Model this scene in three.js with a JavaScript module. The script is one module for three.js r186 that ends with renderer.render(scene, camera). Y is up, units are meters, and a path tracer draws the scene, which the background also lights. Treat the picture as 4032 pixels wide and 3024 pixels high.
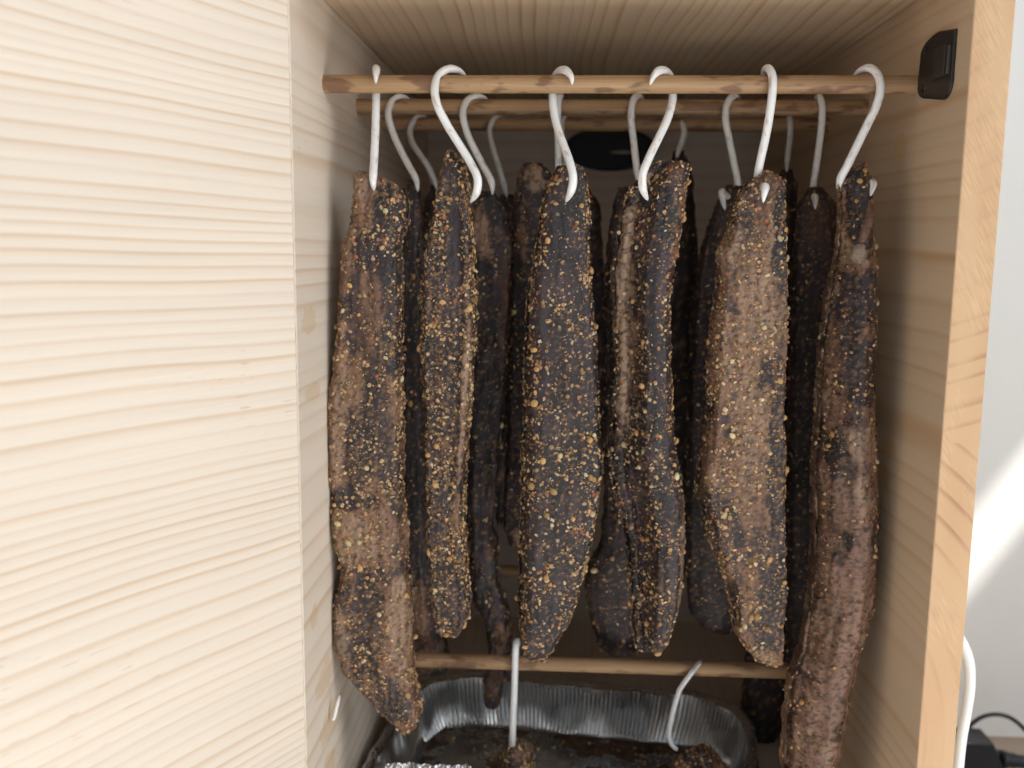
import * as THREE from 'three';
import { RoundedBoxGeometry } from 'three/addons/geometries/RoundedBoxGeometry.js';
import { mergeGeometries, mergeVertices } from 'three/addons/utils/BufferGeometryUtils.js';
import { RectAreaLightUniformsLib } from 'three/addons/lights/RectAreaLightUniformsLib.js';

// ---------------------------------------------------------------- camera, light, exposure
const scene = new THREE.Scene();
const camera = new THREE.PerspectiveCamera(43.86, 4 / 3, 0.02, 30);
camera.rotation.set(-0.14437, 0.04981, 0.0095, 'YXZ');
camera.position.set(-0.03007, 0.54, 0.49979);
camera.focus = 0.52;
camera.userData.fStop = 7.0;
scene.add(camera);

const renderer = new THREE.WebGLRenderer({ antialias: true });
renderer.setSize(1024, 768);
renderer.toneMapping = THREE.LinearToneMapping;
renderer.toneMappingExposure = 2.5;
renderer.shadowMap.enabled = true;
RectAreaLightUniformsLib.init();

scene.background = new THREE.Color().setRGB(0.18, 0.192, 0.21);      // the bright room behind the camera

const WIN = { x: 1.29, y: 1.40, z: 1.0, w: 1.0, h: 1.5 };       // the window in the side wall
const windowLight = new THREE.RectAreaLight(new THREE.Color().setRGB(0.93, 0.97, 1.0), 1.6, WIN.w, WIN.h);
windowLight.name = 'window_light';
windowLight.position.set(WIN.x - 0.02, WIN.y, WIN.z);
windowLight.lookAt(0, 0.9, 0.3);
scene.add(windowLight);

const sun = new THREE.DirectionalLight(new THREE.Color().setRGB(1.0, 0.98, 0.94), 5.0);
sun.position.set(0.55 * 4, 0.83 * 4, 0.2 * 4);
sun.target.position.set(0, 0, 0);
sun.castShadow = true;
sun.shadow.mapSize.set(2048, 2048);
Object.assign(sun.shadow.camera, { left: -3, right: 3, top: 3, bottom: -3, near: 0.1, far: 12 });
sun.shadow.radius = 2;
scene.add(sun, sun.target);

// ---------------------------------------------------------------- helpers
let seedState = 1;
const reseed = (s) => { seedState = (s * 2654435761) >>> 0 || 1; };
const rnd = () => { seedState = (seedState + 0x6d2b79f5) >>> 0; let t = seedState; t = Math.imul(t ^ (t >>> 15), t | 1); t ^= t + Math.imul(t ^ (t >>> 7), t | 61); return ((t ^ (t >>> 14)) >>> 0) / 4294967296; };
const rr = (a, b) => a + (b - a) * rnd();
const clamp = (x, a = 0, b = 1) => Math.min(b, Math.max(a, x));
const smooth = (a, b, x) => { const t = clamp((x - a) / (b - a)); return t * t * (3 - 2 * t); };
const mix = (a, b, t) => a + (b - a) * t;
const mix3 = (a, b, t) => [mix(a[0], b[0], t), mix(a[1], b[1], t), mix(a[2], b[2], t)];
const PERM = new Uint8Array(512);
{ reseed(7); const q = [...Array(256).keys()]; for (let i = 255; i > 0; i--) { const j = Math.floor(rnd() * (i + 1)); [q[i], q[j]] = [q[j], q[i]]; } for (let i = 0; i < 512; i++) PERM[i] = q[i & 255]; }
const GX = [1, -1, 1, -1, 1, -1, 1, -1, 0, 0, 0, 0], GY = [1, 1, -1, -1, 0, 0, 0, 0, 1, -1, 1, -1], GZ = [0, 0, 0, 0, 1, 1, -1, -1, 1, 1, -1, -1];
function noise(x, y, z = 0.37) {                                   // gradient noise, about -0.7 .. 0.7
  const X = Math.floor(x), Y = Math.floor(y), Z = Math.floor(z), fx = x - X, fy = y - Y, fz = z - Z;
  const u = fx * fx * fx * (fx * (fx * 6 - 15) + 10), v = fy * fy * fy * (fy * (fy * 6 - 15) + 10), w = fz * fz * fz * (fz * (fz * 6 - 15) + 10);
  const a = X & 255, b = Y & 255, c = Z & 255;
  const g = (i, j, k, p, q, r) => { const h = PERM[PERM[PERM[(a + i) & 255] + ((b + j) & 255)] + ((c + k) & 255)] % 12; return GX[h] * p + GY[h] * q + GZ[h] * r; };
  return mix(mix(mix(g(0, 0, 0, fx, fy, fz), g(1, 0, 0, fx - 1, fy, fz), u), mix(g(0, 1, 0, fx, fy - 1, fz), g(1, 1, 0, fx - 1, fy - 1, fz), u), v),
    mix(mix(g(0, 0, 1, fx, fy, fz - 1), g(1, 0, 1, fx - 1, fy, fz - 1), u), mix(g(0, 1, 1, fx, fy - 1, fz - 1), g(1, 1, 1, fx - 1, fy - 1, fz - 1), u), v), w);
}
const fbm = (x, y, z = 0.37, n = 3) => { let s = 0, a = 1; for (let i = 0; i < n; i++) { s += a * noise(x, y, z + i * 7.1); x *= 2.03; y *= 2.03; a *= 0.5; } return s; };

const names = {};
const numbered = (n) => { names[n] = (names[n] || 0) + 1; return names[n] === 1 ? n : `${n}_${String(names[n] - 1).padStart(3, '0')}`; };
function tag(o, label, category, group) { o.userData = { ...o.userData, label, category }; if (group) o.userData.group = group; return o; }
function thing(name, label, category, pos = [0, 0, 0], group) { const o = new THREE.Group(); o.name = numbered(name); o.position.set(...pos); scene.add(o); return tag(o, label, category, group); }
function mesh(name, geometry, material, parent = scene) {
  const m = new THREE.Mesh(geometry, material); m.name = parent === scene ? numbered(name) : name; m.castShadow = m.receiveShadow = true; parent.add(m); return m;
}
function structure(name, geometry, material) { const m = mesh(name, geometry, material); m.userData.kind = 'structure'; return m; }

const toByte = (c) => { c = clamp(c); return Math.round(255 * (c <= 0.0031308 ? c * 12.92 : 1.055 * c ** (1 / 2.4) - 0.055)); };
function texture(w, h, f, srgb = true) {                            // f(s, t) -> linear rgb; s, t run 0..1 from the lower left
  const d = new Uint8Array(w * h * 4);
  for (let j = 0, k = 0; j < h; j++) for (let i = 0; i < w; i++, k += 4) {
    const c = f((i + 0.5) / w, (j + 0.5) / h);
    for (let q = 0; q < 3; q++) d[k + q] = srgb ? toByte(c[q]) : Math.round(255 * clamp(c[q]));
    d[k + 3] = 255;
  }
  const t = new THREE.DataTexture(d, w, h);
  t.wrapS = t.wrapT = THREE.RepeatWrapping; t.magFilter = THREE.LinearFilter; t.minFilter = THREE.LinearMipmapLinearFilter; t.generateMipmaps = true;
  if (srgb) t.colorSpace = THREE.SRGBColorSpace;
  t.needsUpdate = true; return t;
}

// ---------------------------------------------------------------- pine boards
const PALE = [0.80, 0.695, 0.585], LATE = [0.64, 0.455, 0.30], RESIN = [0.62, 0.38, 0.15];
// colour of flat-sawn pine at a metres along the grain and b metres across it
function pine(a, b, o) {
  const s = b + (o.tilt ? o.tilt(a, b) : 0) + (o.warp ?? 0.012) * noise(a * 2.1, b * 5, o.k) + 0.0022 * noise(a * 9, b * 22, o.k + 3);
  const ph = s / o.ring + 2.3 * noise(0.3, s * 17, o.k + 5), t = ph - Math.floor(ph), id = Math.floor(ph);
  const heavy = 0.28 + 0.75 * clamp(0.5 + noise(id * 0.73 + 0.2, 4.4, o.k + 9)) * (0.7 + 0.5 * noise(a * 5, s * 40, o.k));
  const wide = 0.30 + 0.5 * clamp(0.5 + noise(id * 1.37, 8.1, o.k));
  const late = (0.35 * smooth(0.1, 0.8, t) + 0.65 * smooth(0.86 - wide * 0.5, 0.84, t)) * (1 - smooth(0.86, 1.0, t));
  let c = mix3(PALE, LATE, clamp(late * heavy * o.contrast));
  const fibre = 1 + 0.045 * noise(a * 14, b * 900, o.k) + 0.04 * noise(a * 3, b * 60, o.k + 1) + 0.05 * noise(a * 4, b * 9, o.k + 2);
  c = c.map((x) => x * fibre);
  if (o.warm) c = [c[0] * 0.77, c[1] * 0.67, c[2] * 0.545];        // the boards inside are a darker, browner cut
  const dash = smooth(0.46, 0.60, noise(a * 70, s * 700, o.k + 12)) * smooth(0.05, 0.4, noise(a * 6, b * 12, o.k + 13));   // resin canals
  c = mix3(c, [0.45, 0.22, 0.13], 0.3 * dash);
  for (const [pa, pb, ra, rb] of o.stains || []) {                  // torn, resin-soaked patches with ragged edges
    const da = (a - pa) / ra, db = (b - pb) / rb;
    const e = 1 - Math.hypot(da, db) + 0.35 * noise(a * 60, b * 400, 2) + 0.3 * noise(a * 160, b * 160, 5);
    c = mix3(c, RESIN, (o.soak ?? 0.6) * smooth(0.0, 0.12, e));
  }
  return c;
}
const boardMaterial = (map, extra = {}) => new THREE.MeshPhysicalMaterial({ map, roughness: 0.5, specularIntensity: 0.6, ...extra });
// uv of every face of a box-like geometry from its own axes: x faces (z, y), y faces (z, x), z faces (x, y), scaled to the board
function boardUV(g) {
  g.computeBoundingBox();
  const { min, max } = g.boundingBox, P = g.attributes.position, N = g.attributes.normal, uv = new Float32Array(P.count * 2), q = [0, 0, 0];
  for (let i = 0; i < P.count; i++) {
    const n = [Math.abs(N.getX(i)), Math.abs(N.getY(i)), Math.abs(N.getZ(i))], p = [P.getX(i), P.getY(i), P.getZ(i)];
    for (let k = 0; k < 3; k++) q[k] = (p[k] - min.getComponent(k)) / (max.getComponent(k) - min.getComponent(k));
    const [u, v] = n[0] >= n[1] && n[0] >= n[2] ? [q[2], q[1]] : n[1] >= n[2] ? [q[2], q[0]] : [q[0], q[1]];
    uv[2 * i] = u; uv[2 * i + 1] = v;
  }
  g.setAttribute('uv', new THREE.BufferAttribute(uv, 2));
  return g;
}
function board(name, lo, hi, materials, parent, bevel = 0.0009) {    // materials: one, or one for each of +x -x +y -y +z -z
  const s = hi.map((h, k) => h - lo[k]);
  const g = boardUV(new RoundedBoxGeometry(...s, 2, bevel)), m = mesh(name, g, materials, parent);
  m.position.set(...lo.map((l, k) => (l + hi[k]) / 2));
  return m;
}

// ---------------------------------------------------------------- room: table, wall behind, side wall with the window
const IN = 0.17, OUT = 0.1898, FRONT = 0, BACK = -0.504, FLOOR = 0.135, CEIL = 0.680;
{
  const tableMap = texture(512, 512, (s, t) => pine(t * 1.2 - 3, s * 3, { ring: 0.02, contrast: 0.8, k: 40 }).map((c, i) => c * [0.5, 0.45, 0.42][i]));
  const m = structure('table_top', boardUV(new THREE.BoxGeometry(1.9, 0.04, 0.60)), new THREE.MeshStandardMaterial({ map: tableMap, roughness: 0.45 }));
  m.position.set(0.3, -0.0205, -0.235);
  const ledge = structure('pale_floor', new THREE.BoxGeometry(2.6, 0.04, 1.6), new THREE.MeshStandardMaterial({ color: new THREE.Color().setRGB(0.80, 0.80, 0.79), roughness: 0.8 }));
  ledge.position.set(0.0, -0.04, 0.87);
  const plaster = texture(256, 256, (s, t) => { const v = 0.86 * (1 + 0.02 * noise(s * 8, t * 8, 2) + 0.012 * noise(s * 60, t * 60, 3)); return [v, v * 0.985, v * 0.95]; });
  const wall = new THREE.MeshStandardMaterial({ map: plaster, roughness: 0.9 });
  const back = structure('back_wall', new THREE.BoxGeometry(3.4, 3.6, 0.1), wall);
  back.position.set(-0.4, 1.75, -0.58);
  // the side wall on the right with a tall window and a narrow gap of sunlight near the back corner
  const side = thing('window_wall', 'white side wall with the tall bright window, to the right of the cabinet', 'wall');
  side.userData = { kind: 'structure' };
  const slab = (y0, y1, z0, z1) => { const g = new THREE.BoxGeometry(0.02, y1 - y0, z1 - z0); g.translate(1.31, (y0 + y1) / 2, (z0 + z1) / 2); return g; };
  const zw0 = WIN.z - WIN.w / 2, zw1 = WIN.z + WIN.w / 2, yw0 = WIN.y - WIN.h / 2, yw1 = WIN.y + WIN.h / 2;
  const SL0 = 1.490, SL1 = 1.610;
  mesh('wall_panel', mergeGeometries([slab(yw1, 3.6, zw0, zw1), slab(-0.6, yw0, zw0, zw1), slab(-0.6, 3.6, zw1, 3.2), slab(-0.6, SL0, -0.62, zw0), slab(SL1, 3.6, -0.62, zw0), slab(SL0, SL1, 0.02, zw0)]), wall, side);
  const frameMat = new THREE.MeshStandardMaterial({ color: 0xe8e8e4, roughness: 0.4 });
  const bars = [[yw0, yw0 + 0.05, zw0, zw1], [yw1 - 0.05, yw1, zw0, zw1], [yw0 + 0.05, yw1 - 0.05, zw0, zw0 + 0.05], [yw0 + 0.05, yw1 - 0.05, zw1 - 0.05, zw1]].map(([a, b, c, d]) => { const g = new THREE.BoxGeometry(0.05, b - a, d - c); g.translate(1.305, (a + b) / 2, (c + d) / 2); return g; });
  mesh('window_frame', mergeGeometries(bars), frameMat, side);
}

// ---------------------------------------------------------------- the drying cabinet
const cabinet = thing('drying_cabinet', 'pale pine drying cabinet standing open with meat strips hanging inside', 'cabinet');
{
  const H = 0.70;
  const grainZ = (k, o = {}) => ({ ring: 0.014, contrast: 0.8, k, ...o });
  // left and right sides: grain runs front to back
  const leftMap = texture(768, 1024, (s, t) => pine(s * 0.52, t * H, grainZ(3, { soak: 0.34, stains: [[0.495, 0.512, 0.016, 0.008], [0.49, 0.47, 0.02, 0.005], [0.497, 0.335, 0.010, 0.007], [0.475, 0.285, 0.024, 0.010], [0.46, 0.25, 0.03, 0.012], [0.47, 0.22, 0.02, 0.012], [0.488, 0.19, 0.02, 0.012]] })));
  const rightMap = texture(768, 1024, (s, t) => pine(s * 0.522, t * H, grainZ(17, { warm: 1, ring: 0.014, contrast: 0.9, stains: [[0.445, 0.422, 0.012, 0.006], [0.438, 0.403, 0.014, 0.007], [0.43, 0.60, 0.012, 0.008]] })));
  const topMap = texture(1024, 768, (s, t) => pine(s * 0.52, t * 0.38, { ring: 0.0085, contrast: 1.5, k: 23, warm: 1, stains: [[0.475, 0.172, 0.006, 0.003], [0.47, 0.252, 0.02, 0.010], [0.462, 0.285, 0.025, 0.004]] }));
  const backMap = texture(768, 768, (s, t) => pine(s * 0.34, t * 0.6, { ring: 0.012, contrast: 0.6, k: 31 }));
  const endMap = texture(128, 1024, (s, t) => {                     // sawn end grain: growth rings of two glued staves, saw scratches
    const x = s * 0.0198, y = t * H, joint = 0.44;
    const d = y > joint ? Math.hypot(x + 0.09, y - joint - 0.34) : Math.hypot(x + 0.12, y - joint + 0.17);
    const ph = d / 0.0112 + 0.5 * noise(d * 60, 2, 4), f = ph - Math.floor(ph);
    const ring = smooth(0.5, 0.92, f) ** 3 * (1 - smooth(0.95, 1, f)) * (0.14 + 0.6 * smooth(0.36, 0.40, y) * (1 - smooth(0.49, 0.53, y)) + 0.15 * noise(y * 30, 1, 2));
    let c = mix3([0.60, 0.40, 0.25], [0.38, 0.20, 0.125], clamp(ring));
    const p = noise(y * 22, x * 90, 8);                               // paler and redder patches
    c = mix3(c, [0.66, 0.48, 0.31], clamp(0.5 + 1.3 * noise(y * 12, x * 60, 11)) * 0.7);
    const scratch = noise((x * 0.9 + y * 0.5) * 900, (y - x * 1.6) * 60, 6) * smooth(-0.1, 0.3, p + (y > 0.5 ? 0.3 : -0.1));
    return c.map((v, i) => v * [1, 0.93, 0.84][i] * (1 + 0.16 * scratch + 0.04 * noise(x * 2500, y * 2500, 1)));
  });
  const M = boardMaterial, end = M(endMap, { roughness: 0.65, bumpMap: null });
  const plain = M(backMap);
  board('side_panel', [-OUT, 0, -0.522], [-IN, CEIL, -0.0003], [M(leftMap), plain, plain, plain, plain, plain], cabinet).userData.label = 'left pine side panel with resin stains';
  { const m = M(leftMap); cabinet.children[0].material = [m, m, plain, plain, plain, plain]; }
  { const m = M(rightMap); board('side_panel', [IN, 0, -0.522], [OUT, CEIL + 0.0197, 0], [m, m, plain, plain, end, plain], cabinet).userData.label = 'right pine side panel with sawn end grain on its front edge'; }
  { const m = M(topMap); board('top_panel', [-OUT, CEIL, -0.522], [IN - 0.0002, CEIL + 0.0197, -0.001], [plain, plain, m, m, plain, plain], cabinet); }
  board('back_panel', [-IN, 0.0, -0.522], [IN, CEIL, BACK], plain, cabinet, 0.0003);
  { const m = M(texture(384, 384, (s, t) => pine(s * 0.5, t * 0.34, { ring: 0.012, contrast: 0.5, k: 61 }))); board('floor_panel', [-IN, FLOOR - 0.018, BACK], [IN, FLOOR, -0.004], m, cabinet, 0.0003); }
  // door, swung open to the left
  const doorMap = texture(1024, 1536, (s, t) => pine(s * 0.40, t * 0.85, { ring: 0.0064, contrast: 0.98, warp: 0.0045, k: 51, tilt: (a, b) => 0.001 * Math.sin(a * 24 + 1 + b * 6) + 0.05 * (a - 0.2) * smooth(0.6, 0.75, b), stains: [[0.335, 0.338, 0.005, 0.0025], [0.33, 0.305, 0.045, 0.006]] }));
  const door = new THREE.Group(); door.name = 'door'; door.position.set(-0.1677, 0, 0.0095); door.rotation.y = Math.atan2(0.867, 0.498) ; cabinet.add(door);
  door.userData.label = 'pine door swung open to the left';
  const dm = M(doorMap, { roughness: 0.42 });
  const slab = mesh('door_panel', boardUV(new RoundedBoxGeometry(0.40, 0.85, 0.018, 2, 0.0008)), [plain, plain, plain, plain, dm, dm], door);
  slab.position.set(-0.20, 0.36, -0.0091);
  // magnetic catch on the right wall
  const black = new THREE.MeshPhysicalMaterial({ color: 0x262322, roughness: 0.42 });
  const outline = new THREE.Shape();
  outline.moveTo(0.0190, 0.1108); outline.lineTo(0.0400, 0.1142); outline.quadraticCurveTo(0.0600, 0.1140, 0.0640, 0.1080); outline.lineTo(0.0658, 0.0905); outline.quadraticCurveTo(0.0650, 0.0840, 0.0520, 0.0825); outline.lineTo(0.0290, 0.0785); outline.quadraticCurveTo(0.0200, 0.0785, 0.0190, 0.0860); outline.closePath();
  const hole = (x, y, r) => { const p = new THREE.Path(); p.absellipse(x, y, r * 1.25, r, 0, Math.PI * 2); outline.holes.push(p); };
  hole(0.0575, 0.0880, 0.0026); hole(0.0565, 0.1085, 0.0024);
  const cg = new THREE.Group(); cg.name = 'magnetic_catch'; cg.userData.label = 'black plastic door catch with two screw holes'; cabinet.add(cg);
  const flat = (shape, depth, bevel) => { const g = new THREE.ExtrudeGeometry(shape, { depth, bevelEnabled: true, bevelSize: bevel, bevelThickness: bevel, bevelSegments: 3, curveSegments: 12 }); g.rotateY(-Math.PI / 2); return g; };   // shape x -> -z after the turn below
  const place = (g, x) => { g.scale(1, 1, -1); const ix = g.index; const P = g.attributes.position; if (!ix) for (let i = 0; i < P.count; i += 3) for (const a of Object.values(g.attributes)) for (let c = 0; c < a.itemSize; c++) { const t = a.array[(i + 1) * a.itemSize + c]; a.array[(i + 1) * a.itemSize + c] = a.array[(i + 2) * a.itemSize + c]; a.array[(i + 2) * a.itemSize + c] = t; } g.translate(x, 0.54, 0); g.computeVertexNormals(); return g; };
  mesh('catch_body', place(flat(outline, 0.0012, 0.0007), IN + 0.0002), black, cg);
  const blk = (a, b, c, d) => { const s = new THREE.Shape(); s.moveTo(a, c); s.lineTo(b, c); s.lineTo(b, d); s.lineTo(a, d); s.closePath(); return s; };
  mesh('magnet_block', place(flat(blk(0.0255, 0.0400, 0.0900, 0.1050), 0.0010, 0.0004), IN - 0.0019), new THREE.MeshPhysicalMaterial({ color: 0x34302d, roughness: 0.35 }), cg);
  mesh('strike_rib', place(flat(blk(0.0215, 0.0230, 0.0900, 0.1040), 0.0008, 0.0003), IN - 0.0019), new THREE.MeshPhysicalMaterial({ color: 0x4a4540, roughness: 0.35 }), cg);
  // dark vent in the back panel
  const vent = new THREE.Group(); vent.name = 'vent'; vent.userData.label = 'black oval vent high on the back panel'; cabinet.add(vent);
  const ring = new THREE.Shape(); ring.absellipse(0, 0, 0.046, 0.021, 0, Math.PI * 2); const rh = new THREE.Path(); rh.absellipse(0.012, -0.003, 0.014, 0.003, 0, Math.PI * 2); ring.holes.push(rh);
  const rg = new THREE.ExtrudeGeometry(ring, { depth: 0.004, bevelEnabled: true, bevelSize: 0.001, bevelThickness: 0.001, bevelSegments: 2, curveSegments: 32 });
  rg.translate(0.018, 0.638, BACK + 0.001); mesh('vent_ring', rg, new THREE.MeshPhysicalMaterial({ color: 0x0b0b0b, roughness: 0.5 }), vent);
}

// ---------------------------------------------------------------- dowels
const ROD = { front: -0.0704, middle: -0.1619, rear: -0.2533, y: 0.6322, lowFront: -0.1340, lowRear: -0.3244, yLow: 0.2501, r: 0.0051 };
{
  const rodMap = texture(2048, 128, (s, t) => {
    const x = s * 1.8, y = t;
    const g = 0.5 * noise(x * 5, y * 7, 3) + 0.55 * noise(x * 9, y * 42, 5) + 0.35 * noise(x * 30, y * 110, 6);
    let c = mix3([0.47, 0.295, 0.15], [0.30, 0.17, 0.085], clamp(0.4 + g));
    c = mix3(c, [0.15, 0.068, 0.038], smooth(0.10, 0.42, fbm(x * 34, y * 2.6, 9) + 0.28 * noise(x * 160, y * 14, 4)) * 0.72);
    return c.map((v) => v * (1 + 0.18 * noise(x * 40, y * 60, 7)));
  });
  const cyl = (r) => { const g = new THREE.CylinderGeometry(r, r, 2 * IN + 0.006, 40, 60, false); g.rotateZ(Math.PI / 2); const P = g.attributes.position, uv = g.attributes.uv; for (let i = 0; i < P.count; i++) { const x = P.getX(i), wob = 1 + 0.02 * noise(x * 30, 1, r * 900); P.setY(i, P.getY(i) * wob); P.setZ(i, P.getZ(i) * wob); uv.setXY(i, (x + 0.18) / 1.8, Math.atan2(P.getZ(i), P.getY(i)) / Math.PI / 2 + 0.5); } g.computeVertexNormals(); return g; };
  const add = (y, z, off, label) => { const map = rodMap.clone(); map.offset.set(off, off * 0.7); map.needsUpdate = true; const m = mesh('wooden_dowel', cyl(ROD.r), new THREE.MeshPhysicalMaterial({ map, roughness: 0.55 })); m.position.set(0, y, z); tag(m, label, 'dowel', 'dowels across the cabinet'); };
  add(ROD.y, ROD.front, 0.0, 'stained wooden dowel nearest the cabinet opening, carrying six white hooks');
  add(ROD.y, ROD.middle, 0.22, 'upper wooden dowel just behind and below the front one in view');
  add(ROD.y, ROD.rear, 0.43, 'rearmost of the three upper wooden dowels, in deep shade');
  add(ROD.yLow, ROD.lowFront, 0.62, 'lower wooden dowel below the meat tips, carrying one straight hook and a bent white tie');
  add(ROD.yLow, ROD.lowRear, 0.81, 'lower rear wooden dowel glimpsed between meat strips in deep shade');
}

// ---------------------------------------------------------------- white hooks (points in 0.1 mm)
const hookMat = new THREE.MeshPhysicalMaterial({ color: 0xffffff, vertexColors: true, roughness: 0.34, clearcoat: 0.5, clearcoatRoughness: 0.2 });
function wire(points, radius, o = {}) {                             // a rounded wire with pointed ends, stained here and there
  const curve = new THREE.CatmullRomCurve3(points.map((p) => new THREE.Vector3(...p)), false, o.kink ? 'catmullrom' : 'centripetal', o.kink);
  const n = o.rows || 90, m = 16, len = curve.getLength(), F = curve.computeFrenetFrames(n, false);
  const pos = [], col = [], idx = [], c = new THREE.Vector3(), k = o.k || 1;
  for (let i = 0; i <= n; i++) {
    const t = i / n; curve.getPointAt(t, c);
    const d0 = t * len, d1 = (1 - t) * len;
    let r = radius * Math.min(1, o.tip0 === 0 ? 1 : Math.sqrt(clamp(d0 / (radius * 4.2))) , Math.sqrt(clamp(d1 / (radius * (o.tip1 || 4.2)))));
    r = Math.max(r, radius * 0.06);
    for (let j = 0; j < m; j++) {
      const a = j / m * Math.PI * 2, gx = Math.cos(a), gy = Math.sin(a);
      const rr_ = r * (o.groove ? 1 - o.groove * Math.pow(Math.abs(Math.cos(a)), 6) : 1) * (1 + 0.03 * noise(t * 14, k, a));
      const fx = o.flat ? o.flat : 1;
      pos.push(c.x + rr_ * (fx * gx * F.normals[i].x + gy * F.binormals[i].x), c.y + rr_ * (fx * gx * F.normals[i].y + gy * F.binormals[i].y), c.z + rr_ * (fx * gx * F.normals[i].z + gy * F.binormals[i].z));
      const dirt = smooth(0.34, 0.56, noise(t * len * 120, gx * 1.1 + k * 3.3, gy * 1.1)) * 0.75 + smooth(0.42, 0.6, noise(t * len * 420, gx * 2 + k, gy * 2)) * 0.6;
      col.push(...mix3([0.88, 0.875, 0.86], [0.38, 0.23, 0.11], clamp(dirt) * (o.dirt ?? 0.65)));
    }
  }
  for (let i = 0; i < n; i++) for (let j = 0; j < m; j++) { const a = i * m + j, b = i * m + (j + 1) % m; idx.push(a, b, a + m, b, b + m, a + m); }
  const top = pos.length / 3; curve.getPointAt(0, c); pos.push(c.x, c.y, c.z); col.push(0.8, 0.79, 0.77); curve.getPointAt(1, c); pos.push(c.x, c.y, c.z); col.push(0.8, 0.79, 0.77);
  for (let j = 0; j < m; j++) { idx.push(top, (j + 1) % m, j); idx.push(top + 1, n * m + j, n * m + (j + 1) % m); }
  const g = new THREE.BufferGeometry();
  g.setAttribute('position', new THREE.Float32BufferAttribute(pos, 3)); g.setAttribute('color', new THREE.Float32BufferAttribute(col, 3)); g.setIndex(idx); g.computeVertexNormals();
  return g;
}
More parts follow.
